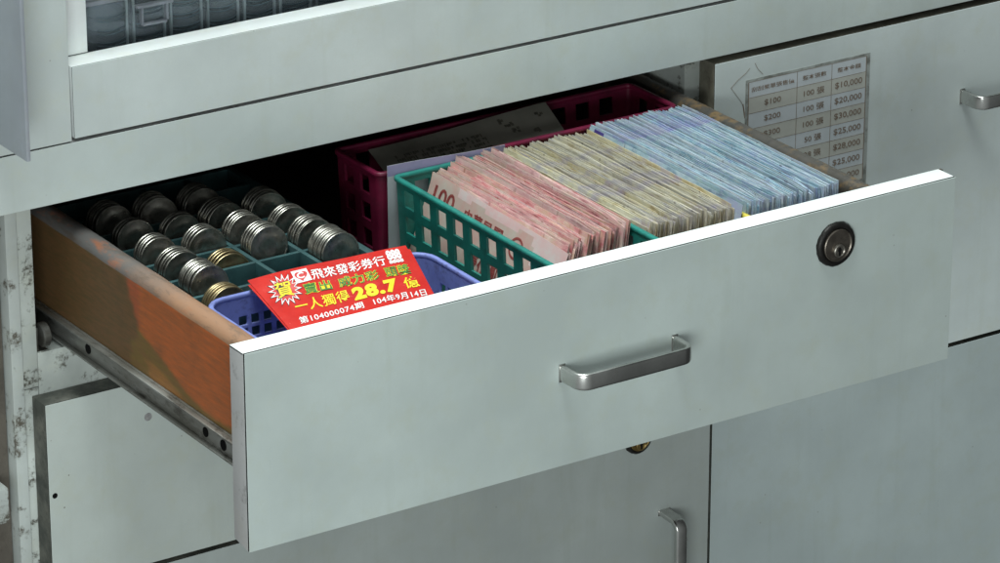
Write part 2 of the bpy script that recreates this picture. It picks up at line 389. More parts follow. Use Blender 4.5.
# ------------------------------------------------------------ handles and locks
def strap_path(w, d, r, n=7):
    pts = [Vector((0, 0, 0)), Vector((.15, -(d-r)*.5, 0)), Vector((.3, -(d-r), 0))]
    for i in range(1, n+1):
        a = math.pi/2*i/n; pts.append(Vector((.3 + r - r*math.cos(a), -(d-r) - r*math.sin(a), 0)))
    left = pts
    right = [Vector((w-p.x, p.y, 0)) for p in reversed(pts)]
    mid = []
    a, b = left[-1], right[0]
    for i in range(1, 6): mid.append(a.lerp(b, i/6) + Vector((0, -.25*math.sin(math.pi*i/6), 0)))
    return left + mid + right
def strap_section(h, t):
    out = []
    for i in range(20):
        a = 2*math.pi*i/20; c, s = math.cos(a), math.sin(a)
        out.append((math.copysign(abs(c)**.55, c)*t/2, math.copysign(abs(s)**.4, s)*h/2))
    return out
def add_handle(parent, x, y, z, w, d, h, t, vertical=False, name='handle'):
    m = MB(); up = Vector((0,0,1))
    path = strap_path(w, d, 6.5)
    m.sweep(path, strap_section(h, t), up)
    for px in (0, w):
        m.box(px-2.1, px+2.1, -.5, .1, -h/2-.6, h/2+.6, .2)
    if vertical: M4 = Matrix.Translation((x, y, z)) @ Matrix.Rotation(math.radians(90), 4, 'Y')
    else: M4 = Matrix.Translation((x, y, z))
    m.bm.transform(M4)
    return m.build(name, M['chrome'], parent, 50)

def add_lock(parent, x, y, z, r=13.6, mats=('bronze', 'lockface', 'plug')):
    m = MB(); m.lathe([(r, .1), (r, -1.2), (r-.8, -2.4), (r-2.2, -3.0), (r*.76, -2.6), (r*.73, -1.0)], 48, 'Y', (x, y, z), caps=False)
    # chipped uneven flange
    for v in m.bm.verts:
        d = Vector((v.co.x-x, 0, v.co.z-z))
        if d.length > r-.2: v.co += d.normalized()*(.12*math.sin(7*math.atan2(d.z, d.x))+.15*math.sin(17*math.atan2(d.z, d.x)))
    lk = m.build('lock', M[mats[0]], parent, 50)
    m = MB(); m.lathe([(r*.73, -.4), (r*.73, -3.3), (r*.69, -3.7), (r*.65, -3.2), (.3, -3.1)], 48, 'Y', (x, y, z)); m.build('lock_face', M[mats[1]], lk, 40)
    m = MB(); m.lathe([(3.9, -3.0), (3.9, -4.6), (3.4, -5.0), (2.9, -4.5), (.3, -4.5)], 32, 'Y', (x+.2, y, z-3.0)); m.build('plug', M[mats[2]], lk, 40)
    m = MB(); m.box(x-.45, x+.85, y-4.75, y-4.4, z-6.2, z-.9, .1); m.box(x-1.0, x+1.3, y-4.78, y-4.4, z-3.2, z-1.8, .1); m.build('keyhole', M['hole'], lk, 40)
    return lk

# ------------------------------------------------------------ CLOSED FRONTS
# second drawer, below the open one
d2 = empty('closed_drawer', (238, 243, -236.5), 'closed stained white drawer directly below the open one', 'drawer', )
board(-1.7, 474.4, -236.6, -117.2, FY, 17).build('front_panel', [M['second'], M['dirt_edge'], M['glue']], d2)
m = MB()
for (a, b, rr) in ((un(55, 496, 1, FY).x, un(55, 496, 1, FY).z, 1.9), ): m.lathe([(rr, .5), (rr*.9, -.05), (.1, -.05)], 20, 'Y', (a, FY-.02, b))
m.build('screw_hole', M['hole'], d2)
c_ = un(148, 417, 1, FY)
m = MB(); m.lathe([(2.6, .5), (2.5, -.25), (.1, -.35)], 20, 'Y', (c_.x, FY, c_.z)); m.build('plug_cap', M['edge_dirty'], d2)
# right drawer with the price list
d3 = empty('closed_drawer', (690, 243, -236.5), 'closed white drawer at right bearing the paper price table', 'drawer')
board(476.5, 905, -236.8, 1.6, FY, 17).build('front_panel', [M['right'], M['edge_brown'], M['glue']], d3)
add_handle(d3, un(962, 96, 1, FY).x, FY, un(962, 96, 1, FY).z, 72, 19, 9.5, 3.2)
# lower doors
d4 = empty('cupboard_door', (238, 243, -700), 'white lower cupboard door with an upright metal handle', 'door')
board(-1.7, 478.4, -716, -239.6, FY, 17).build('door_panel', [M['low'], M['dirt_edge'], M['glue']], d4)
hb = un(664, 512, 1, FY)
add_handle(d4, hb.x, FY, hb.z, 96, 19, 8.5, 4.4, True)
lk = add_lock(d4, 420.4, FY, -243.2, 10.5, ('bronze', 'brassring', 'brassring'))
d5 = empty('cupboard_door', (690, 243, -700), 'plain white lower cupboard door at bottom right below the price table drawer', 'door')
board(480.4, 905, -716, -239.9, FY, 17).build('door_panel', [M['rlow'], M['dirt_edge'], M['glue']], d5)

# price table sticker on the right drawer
YL = FY - .25
def P(u, v, y=YL): 
    q = un(u, v, 1, y); return q
x0, x1 = P(748.8, 82).x, P(866.5, 56.5).x
zt = (P(748.8, 82).z + P(866, 56.5).z)/2; print('LABEL', P(748.8, 82).z, P(866, 56.5).z)
rowh = (P(865.9, 56.5).z - P(865.9, 163.2).z)/7
xc1, xc2 = P(797.3, 72.4).x, P(832, 63.9).x
nrow = 8
lab = MB(); lab.box(x0-2.4, x1+3.2, FY-.22, FY-.02, zt-rowh*nrow-4, zt+2.6, .05, 0, 1)
for v in lab.bm.verts:
    if abs(v.co.z-(zt+2.6)) < .3: v.co.z += .8*math.sin(v.co.x*.5)
labo = lab.build('price_label', M['label_edge'], d3)
m = MB()
for i in range(nrow):
    z1 = zt - i*rowh; m.box(x0, x1, FY-.28, FY-.2, z1-rowh+.02, z1-.02, 0, i % 2)
m.build('table_row', [M['cell_white'], M['cell_cream']], labo)
m = MB(); yr = FY-.36
for i in range(nrow+1): m.box(x0, x1, yr, yr+.06, zt-i*rowh-.13, zt-i*rowh+.13, 0)
for k, xx in enumerate((x0, xc1, xc2, x1)): 
    w = .28 if k in (0, 3) else .16
    m.box(xx-w, xx+w, yr-.08, yr-.02, zt-rowh*nrow, zt, 0)
m.build('ruled_lines', M['line_ink'], labo)
m = MB()
def cell(string, xa, xb, row, h=3.7, dz=0, w=None, bold=0):
    zc = zt - (row+.5)*rowh + dz
    W = w if w else len(string)*h*.55
    cx = (xa+xb)/2
    text_bm(m, string, lambda s, t: Vector((cx - W/2 + s*W, yr-.12, zc - h/2 + t*h)), 0, bold)
cell('刮刮樂單張售價', x0, xc1, 0, 3.2, 0, 34, .012)
cell('整本張數', xc1, xc2, 0, 3.2, 0, 19, .012); cell('整本金額', xc2, x1, 0, 3.2, 0, 19, .012)
c1 = ['$100', '$200', '$300', '$500', '$1,000', '$500', '$200']; c2 = ['100 張', '100 張', '100 張', '50 張', '28 張', '50 張', '100 張']
c3 = ['$10,000', '$20,000', '$30,000', '$25,000', '$28,000', '$25,000', '$20,000']
for i in range(7):
    cell(c1[i], x0, xc1, i+1, 4.2, 0, 2.85*len(c1[i]) + (1.6 if len(c1[i]) < 6 else 0), .012); 
    cell(c2[i], xc1, xc2, i+1, 4.4, -.1, 16.5 if len(c2[i]) > 4 else 13.5, .012); cell(c3[i], xc2, x1, i+1, 4.6, 0, 22, .012)
m.build('lettering', M['brown_ink'], labo, 0)
# scratches of an older torn label
m = MB()
def scratch(pts, w=.35):
    P3 = [P(a, b, FY-.12) for a, b in pts]
    m.sweep(P3, [(-w/2, -.04), (w/2, -.04), (w/2, .08), (-w/2, .08)], Vector((0,-1,0)))
scratch([(731, 88), (738, 80), (746, 73), (750, 68)], .25); scratch([(755, 63), (758, 69), (763, 74)], .3); scratch([(731, 88), (737, 96), (742, 103), (744, 110)], .25)
scratch([(743, 104), (744, 112), (745, 118)], .9); scratch([(818, 128), (817, 134), (820, 140)], .4)
m.build('scratch', M['line_ink'], d3)

# ------------------------------------------------------------ OPEN DRAWER
W, H, T = 480.0, 116.1, 16.3
dr = empty('open_drawer', (240, 200, -90), 'open cash drawer pulled out of the counter, pale front with handle and round lock', 'drawer')
m = board(0, W, -H, 0, 0, T, .45, 1.5)
m.box(-.06, .5, 2.2, T-.1, -.95, -.35, 0, 2)
# rounded lower back corner on the left and a chip at the far right end of the top edge
for v in m.bm.verts:
    if v.co.x < 1 and v.co.y > T-1 and v.co.z < -H+1: v.co.z += 2.2
m.bm.normal_update()
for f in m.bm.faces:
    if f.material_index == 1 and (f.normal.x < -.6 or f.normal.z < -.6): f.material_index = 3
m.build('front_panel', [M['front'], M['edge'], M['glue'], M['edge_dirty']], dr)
ch = un(946, 171.5, 2, 0)
m = MB(); m.box(ch.x-1.1, ch.x+.7, T-2.4, T+.06, -1.4, .06, .3); m.build('chip', M['dark_wood'], dr)
hx = un(560, 373.5, 1, 0)
add_handle(dr, hx.x+1.2, 0, hx.z, 77, 18.5, 9.8, 3.4)
add_lock(dr, un(836.5, 244.5, 1, -1.5).x, 0, un(836.5, 244.5, 1, -1.5).z)

def side(x0, x1, ztop, zbot, ya, yb, r, mats, name, colfn=None):
    """drawer side with a rounded top; outer/inner faces are dense grids so painted zones can follow it"""
    bm = bmesh.new(); 
    prof = []                                            # (x, z, matidx) across the section, outer bottom -> top -> inner bottom
    nz = 44
    for i in range(nz): prof.append((x0, zbot + (ztop-r-zbot)*i/(nz-1)))
    for i in range(1, 8):
        a = math.pi*i/8; cx = (x0+x1)/2; prof.append((cx - (x1-x0)/2*math.cos(a), ztop - r + r*math.sin(a)))
    prof.append((x1, ztop-r)); prof.append((x1, zbot))
    ny = 200 if colfn else 50
    rows = []
    for j in range(ny+1):
        y = ya + (yb-ya)*j/ny; rows.append([bm.verts.new((x, y, z + (.08*math.sin(y*.21)+.12*math.sin(y*.083+1) if z > ztop-r else 0))) for x, z in prof])
    for a, b in zip(rows, rows[1:]):
        for i in range(len(prof)-1):
            f = bm.faces.new((a[i], a[i+1], b[i+1], b[i])); f.material_index = 0 if i < nz-1 else (1 if i < nz+7 else 2)
        f = bm.faces.new((a[-1], a[0], b[0], b[-1])); f.material_index = 2
    bm.faces.new(rows[0]).material_index = 2; bm.faces.new(rows[-1]).material_index = 2
    if colfn:
        memo = {}
        def soft(y, z):
            k = (round(y, 2), round(z, 2))
            if k not in memo:
                a = [colfn(y+dy, z+dz) for dy, dz in ((0,0), (1.1,.4), (-1,.9), (.5,-1.1), (-.7,-.6), (1.9,-1.4), (-2,.2))]
                memo[k] = tuple(sum(c[i] for c in a)/len(a) for i in range(3)) + (1,)
            return memo[k]
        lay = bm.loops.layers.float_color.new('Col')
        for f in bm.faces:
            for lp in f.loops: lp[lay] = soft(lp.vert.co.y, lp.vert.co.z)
    mb = MB(); mb.bm.free(); mb.bm = bm
    return mb.build(name, mats, dr, 40, weld=False)

def yz(pts): return [(un(a, b, 0, 23.8).y, un(a, b, 0, 23.8).z) for a, b in pts]
def inside(poly, y, z):
    c = False; n = len(poly)
    for i in range(n):
        (y1, z1), (y2, z2) = poly[i], poly[i-1]
        if (z1 > z) != (z2 > z) and y < (y2-y1)*(z-z1)/(z2-z1)+y1: c = not c
    return c
# painted zones of the outer face, measured in the photograph and carried to the face in mm
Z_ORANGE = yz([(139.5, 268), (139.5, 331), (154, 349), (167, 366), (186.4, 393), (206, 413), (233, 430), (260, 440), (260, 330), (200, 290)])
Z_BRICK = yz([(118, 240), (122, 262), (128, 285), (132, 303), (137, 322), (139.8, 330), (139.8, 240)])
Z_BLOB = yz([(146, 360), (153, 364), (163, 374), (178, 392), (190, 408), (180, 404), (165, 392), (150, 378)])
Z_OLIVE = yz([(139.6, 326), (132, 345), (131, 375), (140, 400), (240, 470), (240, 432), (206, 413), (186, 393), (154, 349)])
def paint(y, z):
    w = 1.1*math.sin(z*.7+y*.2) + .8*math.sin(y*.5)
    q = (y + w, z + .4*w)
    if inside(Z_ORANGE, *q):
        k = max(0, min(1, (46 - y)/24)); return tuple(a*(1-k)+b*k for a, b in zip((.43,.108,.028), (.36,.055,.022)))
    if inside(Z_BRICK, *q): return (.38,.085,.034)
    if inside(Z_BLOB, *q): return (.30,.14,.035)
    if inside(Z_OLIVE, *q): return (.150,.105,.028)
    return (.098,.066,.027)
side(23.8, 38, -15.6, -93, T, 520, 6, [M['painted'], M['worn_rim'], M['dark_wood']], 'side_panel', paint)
side(447.5, 460, -15.6, -93, T, 520, 6, [M['brown_rim'], M['brown_rim'], M['brown_rim']], 'side_panel')
m = MB(); m.box(38.2, 447.3, T+.2, 520, -93, -90, .2); m.build('drawer_bottom', M['dark_wood'], dr)
m = MB(); m.box(24, 460, 520.3, 532, -93, -17, .4); m.build('back_panel', M['dark_wood'], dr)
# slide under the left side: web with flanges and screw holes
m = MB()
m.box(22.0, 23.6, T+.5, 522, -89, -74.6, .3); m.box(18.0, 22.0, T+2.5, 522, -76.2, -74.8, .4); m.box(18.6, 22.0, T+2.5, 522, -89, -87.8, .3)
sl = m.build('slide_rail', M['steel'], dr)
for (yy, zz, rr) in ((un(88, 348, 0, 21.8).y, -82.4, 3.1), (un(205, 412, 0, 21.8).y, -82.6, 2.9), (un(226, 447, 0, 21.8).y+3, -83.0, 3.2)):
    m = MB(); m.lathe([(rr, .1), (rr, -.35), (rr*.7, -.4), (.1, -.4)], 20, 'X', (21.9, yy, zz))
    m.build('screw_hole', M['hole'], sl)
m = MB(); m.box(460.2, 461.8, T+.5, 522, -88, -74.6, .3); m.box(461.9, 464.6, T+2.5, 522, -76.2, -74.8, .4); m.build('slide_rail', M['steel'], dr)

# ------------------------------------------------------------ BASKETS
def basket(name, x0, x1, y0, y1, zt, zb, r, mat, label, pitch=18, hw=8.6, vp=17.7, hh=13, band=5.5, th=1.8, taper=.05, nrow=3, lip=2.6, rimh=2.6, corner_margin=5):
    root = empty(name, ((x0+x1)/2, (y0+y1)/2, zb), label, 'basket')
    cs = [((x1-r, y0+r), -90), ((x1-r, y1-r), 0), ((x0+r, y1-r), 90), ((x0+r, y0+r), 180)]
    # perimeter columns: list of (pos2d, normal2d), solid flags between
    cols = []; solid = []
    for k in range(4):
        (cx, cy), a0 = cs[k]; nseg = 5
        for i in range(nseg+1):
            a = math.radians(a0 + 90*i/nseg); cols.append((Vector((cx+r*math.cos(a), cy+r*math.sin(a))), Vector((math.cos(a), math.sin(a)))));
            if i < nseg: solid.append(True)
        # straight to the next corner
        (nx, ny), b0 = cs[(k+1) % 4]
        pa = cols[-1][0]; a = math.radians(b0); pb = Vector((nx+r*math.cos(a), ny+r*math.sin(a))); L = (pb-pa).length; nn = cols[-1][1]
        n = max(1, int((L - 2*corner_margin + (pitch-hw))//pitch)); start = (L - (n*pitch-(pitch-hw)))/2
        solid.append(True)
        for i in range(n):
            a_ = start + i*pitch
            cols.append((pa.lerp(pb, a_/L), nn)); solid.append(False)
            cols.append((pa.lerp(pb, (a_+hw)/L), nn)); solid.append(True)
    zs = [zt]; zsolid = []
    z = zt - band; zs.append(z); zsolid.append(True)
    for i in range(nrow):
        zs.append(z-hh); zsolid.append(False); z -= vp
        if z < zb+3: break
        zs.append(z); zsolid.append(True)
    if zs[-1] > zb+.5: zs.append(zb); zsolid.append(True)
    n = len(cols); bm = bmesh.new()
    def pt(i, j, inner):
        p, nn = cols[i % n]; q = p - nn*((zt-zs[j])*taper + (th if inner else 0)); return (q.x, q.y, zs[j])
    vo = {}
    def V(i, j, inner):
        k = (i % n, j, inner)
        if k not in vo: vo[k] = bm.verts.new(pt(*k))
        return vo[k]
    sol = lambda i, j: (0 <= j < len(zsolid)) and (solid[i % n] or zsolid[j])
    for i in range(n):
        for j in range(len(zsolid)):
            if not sol(i, j): continue
            bm.faces.new((V(i,j,0), V(i+1,j,0), V(i+1,j+1,0), V(i,j+1,0)))
            bm.faces.new((V(i,j,1), V(i,j+1,1), V(i+1,j+1,1), V(i+1,j,1)))
            if not sol(i, j-1): bm.faces.new((V(i,j,0), V(i,j,1), V(i+1,j,1), V(i+1,j,0)))
            if not sol(i, j+1): bm.faces.new((V(i,j+1,0), V(i+1,j+1,0), V(i+1,j+1,1), V(i,j+1,1)))
            if not sol(i-1, j): bm.faces.new((V(i,j,0), V(i,j+1,0), V(i,j+1,1), V(i,j,1)))
            if not sol(i+1, j): bm.faces.new((V(i+1,j,0), V(i+1,j,1), V(i+1,j+1,1), V(i+1,j+1,0)))
    mb = MB(); mb.bm.free(); mb.bm = bm
    w = mb.build('wall', mat, root, 30)
    bv = w.modifiers.new('bev', 'BEVEL'); bv.width = .45*S; bv.segments = 2; bv.limit_method = 'ANGLE'; bv.angle_limit = math.radians(40)
    mb = MB(); path = [Vector((p.x, p.y, zt)) for p, _ in cols]
    clean = [path[0]]
    for p in path[1:]:
        if (p-clean[-1]).length > .5: clean.append(p)
    if (clean[0]-clean[-1]).length < .5: clean.pop()
    sec = []
    for i in range(12):
        a = 2*math.pi*i/12; c, s = math.cos(a), math.sin(a)
        sec.append((-.6 + math.copysign(abs(c)**.6, c)*lip*.72, -rimh*.4 + math.copysign(abs(s)**.6, s)*rimh*.62))
    mb.sweep(clean, sec, Vector((0,0,1)), True); mb.build('rim', mat, root, 50)
    mb = MB(); ins = (zt-zb)*taper + th*.5
    mb.box(x0+ins, x1-ins, y0+ins, y1-ins, zb, zb+1.6, .3); mb.build('basket_bottom', mat, root)
    return root
basket('plastic_basket', 229, 303, 26, 221, -17.5, -88.5, 4, M['teal'], 'teal green perforated basket holding the pink banknotes', corner_margin=2, hw=10.4, hh=10.8, vp=16.8)
basket('plastic_basket', 305, 373.5, 30, 221, -21, -88.5, 4, M['yellowpl'], 'yellow basket almost hidden under the yellow green banknotes')
basket('plastic_basket', 221.5, 441, 226, 278, -16.5, -88.5, 5, M['magenta'], 'dark crimson perforated basket behind the banknotes in the shade', hh=11.5, hw=10.2)
bb = basket('plastic_basket', 44, 191, 22, 127, -25, -88.5, 14, M['bluepl'], 'periwinkle blue basket under the red leaflets behind the drawer front', pitch=8.0, hw=5.2, vp=7.6, hh=5.4, band=13, nrow=7, taper=.06, lip=2.2)
gq = un(428, 268, 1, 116)
m = MB(); m.lathe([(.2,.2),(1.8,.4),(2.2,1.0),(1.4,1.8),(.2,2.0)], 16, 'Y', (0,0,0))
m.bm.transform(Matrix.Translation((181.5, 116.5, -33)) @ Matrix.Rotation(.75, 4, 'Z') @ Matrix.Diagonal((1.0, 1, 2.3, 1)))
m.build('grime_spot', M['gum'], bb)

# ------------------------------------------------------------ BANKNOTES
def note_mesh(name, L, Hn, seed, mat, wave=1.0, fold=False):
    r = random.Random(seed); nu, nv = 22, 6; bm = bmesh.new()
    a1, a2, p1, p2 = r.uniform(.1,.5)*wave, r.uniform(.05,.3)*wave, r.uniform(0,6), r.uniform(0,6)
    e0, e1 = r.uniform(-.6,.5)*wave, r.uniform(-.9,.7)*wave
    dog = r.random() < .35; dg = r.uniform(3, 9)
    th = .26
    nick = [r.uniform(-.22,.14) for _ in range(nu+1)]
    lay = []
    for side_ in (0, 1):
        L_ = []
        for i in range(nu+1):
            row = []
            for j in range(nv+1):
                u = i/nu; v = j/nv
                y = (u-.5)*L; z = (v-1)*Hn
                x = a1*math.sin(u*7+p1)*(.4+.6*v) + a2*math.sin(u*17+p2)*v + e0*max(0, .18-u)**1.2*12*v + e1*max(0, u-.84)**1.2*12*v
                if j == nv: z += nick[i]*.8
                if dog and u < .12 and v > .9: z -= dg*.35*(1-u/.12); 
                row.append(bm.verts.new((x + (th if side_ else 0), y, z)))
            L_.append(row)
        lay.append(L_)
    A, B = lay
    for i in range(nu):
        for j in range(nv):
            bm.faces.new((A[i][j], A[i][j+1], A[i+1][j+1], A[i+1][j])); bm.faces.new((B[i][j], B[i+1][j], B[i+1][j+1], B[i][j+1]))
        bm.faces.new((A[i][nv], B[i][nv], B[i+1][nv], A[i+1][nv])); bm.faces.new((A[i][0], A[i+1][0], B[i+1][0], B[i][0]))
    for j in range(nv):
        bm.faces.new((A[0][j], B[0][j], B[0][j+1], A[0][j+1])); bm.faces.new((A[nu][j], A[nu][j+1], B[nu][j+1], B[nu][j]))
    for v in bm.verts: v.co *= S
    me = bpy.data.meshes.new(name); bm.to_mesh(me); bm.free(); me.materials.append(mat)
    me.polygons.foreach_set('use_smooth', [True]*len(me.polygons)); me.set_sharp_from_angle(angle=math.radians(40))
    return me

def block(n, xa, xb, yf, yb, ztop, L, mat, lean0, lean1, seed, label, group, wave=1.0, skip=None, yj=1.6, zj=1.6, fan=0.0):
    r = random.Random(seed)
    meshes = [note_mesh('banknote', L, 70, seed*100+k, mat, wave) for k in range(16)]
    out = []; zoff = 0; yoff = 0; clump = 0
    for i in range(n):
        t = i/(n-1)
        if clump <= 0: clump = r.randint(3, 9); zoff = r.uniform(-zj, zj); yoff = r.uniform(-yj, yj); lj = r.uniform(-1.5, 1.5); rzc = r.uniform(-.55, .55)
        clump -= 1
        o = bpy.data.objects.new('banknote', meshes[r.randrange(16)]); COL.objects.link(o)
        x = xa + (xb-xa)*t; 
        yc = (yf+yb)/2 + yoff + r.uniform(-.5, .5)
        o.location = Vector((x, yc, ztop(t) + zoff + r.uniform(-1.0, .8)))*S
        o.rotation_euler = (math.radians(r.uniform(-.25, .25)), math.radians(lean0 + (lean1-lean0)*t + lj + r.uniform(-.6, .6)), math.radians(rzc + fan*(t-.5) + r.uniform(-.2, .2)))
        tag(o, label, 'banknote', group); out.append(o)
    return out
pk = block(62, 256.5, 298.5, 72, 222, lambda t: -19.5 + 4.0*t - 1.2*math.cos(t*9), 145, M['pink'], 15, 6, 3,
      'pink banknote standing on edge among the packed notes in the teal basket', 'pink banknotes packed in the teal basket', 1.3, yj=2.2, zj=1.7)
for i, o in enumerate(pk):          # the block steps up behind the first third, as in the photograph
    t = i/61
    if t > .42: o.location.z += 1.6*S
    o.location.y += (1.5 - 4*max(0, .3-t))*S
block(80, 303.5, 370, 66, 224, lambda t: -18 + 2.2*t + .8*math.sin(t*11), 152, M['olive'], 8, 4, 5,
      'yellow green banknote standing on edge between the pink and the blue notes', 'yellow green banknotes packed between pink and blue', 1.5, zj=1.7)
block(88, 374.5, 443, 61, 225, lambda t: -14.5 - .9*t + .4*math.sin(t*13), 160, M['sky'], 4, 1, 9,
      'pale blue banknote standing on edge beside the right drawer side', 'blue banknotes packed by the right side', 1.0, yj=1.2, zj=.9)

# first notes of each block, set apart by their look
def sheet(name, P00, P10, P01, P11, th, mats, label=None, cat=None, bend=None, nu=16, nv=8, parent=None, loc=None, colsplit=None):
    """thin curved sheet over four corners; u along P00->P10, v along P00->P01"""
    P00, P10, P01, P11 = map(Vector, (P00, P10, P01, P11))
    nrm = (P10-P00).cross(P01-P00).normalized()
    def F(u, v):
        p = P00.lerp(P10, u).lerp(P01.lerp(P11, u), v)
        return p + nrm*(bend(u, v) if bend else 0)
    m = MB(); A = [[m.bm.verts.new(F(i/nu, j/nv)) for j in range(nv+1)] for i in range(nu+1)]
    B = [[m.bm.verts.new(F(i/nu, j/nv) - nrm*th) for j in range(nv+1)] for i in range(nu+1)]
    for i in range(nu):
        for j in range(nv):
            mi = colsplit(i/nu, j/nv) if colsplit else 0
            m.bm.faces.new((A[i][j], A[i+1][j], A[i+1][j+1], A[i][j+1])).material_index = mi
            m.bm.faces.new((B[i][j], B[i][j+1], B[i+1][j+1], B[i+1][j])).material_index = mi
        m.bm.faces.new((A[i][0], B[i][0], B[i+1][0], A[i+1][0])); m.bm.faces.new((A[i][nv], A[i+1][nv], B[i+1][nv], B[i][nv]))
    for j in range(nv):
        m.bm.faces.new((A[0][j], A[0][j+1], B[0][j+1], B[0][j])); m.bm.faces.new((A[nu][j], B[nu][j], B[nu][j+1], A[nu][j+1]))
    o = m.build(name, mats, parent, 50, weld=False, loc=loc if loc is not None else tuple(P00.lerp(P11, .5)))
    if label: tag(o, label, cat)
    return o, F, nrm

# front pink note with its figure and characters: u runs from the back end towards the viewer, v downwards
NT0 = Vector((254.6, 216, -18.5)); lean = math.radians(21)
dn = Vector((-math.sin(lean), 0, -math.cos(lean))); al = Vector((0, -1, 0))
fn, F, nn = sheet('banknote', NT0, NT0+al*148+Vector((-2,0,-3)), NT0+dn*68, NT0+al*148+dn*66+Vector((-1,0,0)), .25, [M['pinkface'], M['pinkflap']],
    'front pink banknote showing a dark red 100 through and above the teal basket wall', 'banknote', lambda u, v: -.8*math.sin(u*6)*(1-v)+.5*math.sin(u*11)*(1-v), nu=48, nv=24, colsplit=lambda u, v: 1 if u > .70+.35*v+.02*math.sin(v*20) or v < .03+.05*math.sin(u*9)**2 and u > .2 else 0)
def on_sheet(F, nn, u0, u1, v0, v1, lift=.15, sk=0):
    sgn = lift
    return lambda s, t: F(u0+(u1-u0)*s, v1+(v0-v1)*t + sk*s) + nn*sgn
# the printed face is the one turned to -x
side_sgn = -1 if nn.x > 0 else 1
L0 = .2*side_sgn if side_sgn > 0 else -.45
m = MB(); text_bm(m, '100', on_sheet(F, nn, .045, .20, .09, .245, L0), 0, .018); m.build('numeral', M['crimson_ink'], fn, 0, weld=False)
m = MB(); text_bm(m, '中華民國', on_sheet(F, nn, .29, .56, .13, .24, L0), 0, .03, space=1.25); m.build('title', M['crimson_ink'], fn, 0, weld=False)
m = MB()
for k in range(24):
    a0, a1 = 2*math.pi*k/24, 2*math.pi*(k+1)/24
    def rp(a, r): return F(.665+.045*r*math.cos(a), .22+.105*r*math.sin(a)) + nn*L0
    m.quad([rp(a0, 1), rp(a1, 1), rp(a1, .78), rp(a0, .78)])
m.build('rosette', M['crimson_ink'], fn, 0, weld=False)
m = MB(); text_bm(m, '壹佰圓', on_sheet(F, nn, .40, .60, .45, .62, L0), 0, .02); m.build('title', M['crimson_ink'], fn, 0, weld=False)
m = MB(); text_bm(m, '100', on_sheet(F, nn, .76, .92, .62, .80, L0), 0, .02); m.build('numeral', M['crimson_ink'], fn, 0, weld=False)
# blue front note with a violet mark
b0 = Vector((372.3, 222, -15)); lean = math.radians(12); dn = Vector((-math.sin(lean), 0, -math.cos(lean)))
bn, F, nn = sheet('banknote', b0, b0+al*160, b0+dn*68, b0+al*160+dn*68, .25, [M['sky'], M['violet']],
    'first blue banknote leaning on the yellow green ones, violet mark at its far corner', 'banknote', lambda u, v: .7*math.sin(u*5)*(1-v), nu=32, nv=14,
    colsplit=lambda u, v: 1 if .03 < u < .085 and v < .12 else 0)

# lilac sheet behind the teal basket
q0 = un(387, 166, 1, 223.4); q1 = un(505, 143, 1, 223.4)
sheet('paper_sheet', (q0.x, 223.4, q0.z), (q1.x, 223.4, q1.z-1), (q0.x+.6, 223.2, -88), (q1.x, 223.2, -88), .3, [M['lilac'], M['lilac_band'], M['violet']],
    'lilac topped pale paper sheet standing upright behind the teal basket', 'paper', lambda u, v: .5*math.sin(u*7)*(1-v)-.0, nv=22,
    colsplit=lambda u, v: 1 if v < .09 else 0)
# buff sheet in the crimson basket
a = un(368, 150, 1, 270); b = un(545, 103, 1, 270); c = un(388, 177, 1, 243); d = un(566, 134, 1, 243)
ps, F, nn = sheet('printed_sheet', a, b, c + (c-a)*.8, d + (d-b)*.8, .3, [M['manila']],
    'buff printed sheet leaning inside the dark crimson basket', 'paper', lambda u, v: .8*math.sin(u*5))
up = .2 if nn.y < 0 else -.5
m = MB(); r = random.Random(5)
for row in range(5):
    for k in range(40):
        if r.random() < .72:
            u = .10 + k*.0125; v = .22 + row*.075
            ww, hh_ = r.uniform(.5, 1.0)*.0125, r.uniform(.4, .9)*.075
            m.quad([F(u, v)+nn*up, F(u+ww, v)+nn*up, F(u+ww, v+hh_)+nn*up, F(u, v+hh_)+nn*up])
for (u0, v0) in ((.70, .05), (.72, .15), (.74, .25), (.90, .12), (.84, .36)):
    for k in range(5):
        u = u0 + r.uniform(0, .04); v = v0 + r.uniform(0, .08)
        m.quad([F(u, v)+nn*up, F(u+.015, v)+nn*up, F(u+.015, v+.04)+nn*up, F(u, v+.04)+nn*up])
m.build('print', M['ink_faded'], ps, 0, weld=False)

# ------------------------------------------------------------ RED LEAFLETS
zB = -19.5
P0 = un(247.5, 281, 2, zB); P1 = un(405.5, 246.5, 2, zB)
def ray_pt_perp(u, v, P0, eu, off):
    """point on the pixel ray where (Q-P0).eu == off"""
    d = ray(u, v); C = CAM_LOC/S; t = (off - (C-P0).dot(eu))/d.dot(eu); return C + d*t
eu = (P1-P0).normalized()
Q0 = ray_pt_perp(290, 331, P0, eu, 0)
Ld = (Q0-P0).length
pn = (P1-P0).cross(Q0-P0); d_ = ray(431, 291); C = CAM_LOC/S
Q1 = C + d_*((P0-C).dot(pn)/d_.dot(pn))
print('LEAFLET', P0, P1, Q0, Q1, Ld)
EXT = 1.28
def lf(P0, P1, Q0, Q1, label, lift=0):
    b0 = P0.lerp(Q0, EXT); b1 = P1.lerp(Q1, EXT)
    o, F, nn = sheet('leaflet', P0, P1, b0, b1, .35, [M['red']], label, 'leaflet', lambda u, v: sgnn*(1.5*math.sin(u*3.14)*(1-v*.4) + .45*math.sin(u*8+v*3)), nu=30, nv=16)
    return o, F, nn
sgnn = 1 if (P1-P0).cross(Q0-P0).z > 0 else -1
lo, F, nn = lf(P0, P1, Q0, Q1, 'top red leaflet with yellow and white lettering lying over the blue basket')
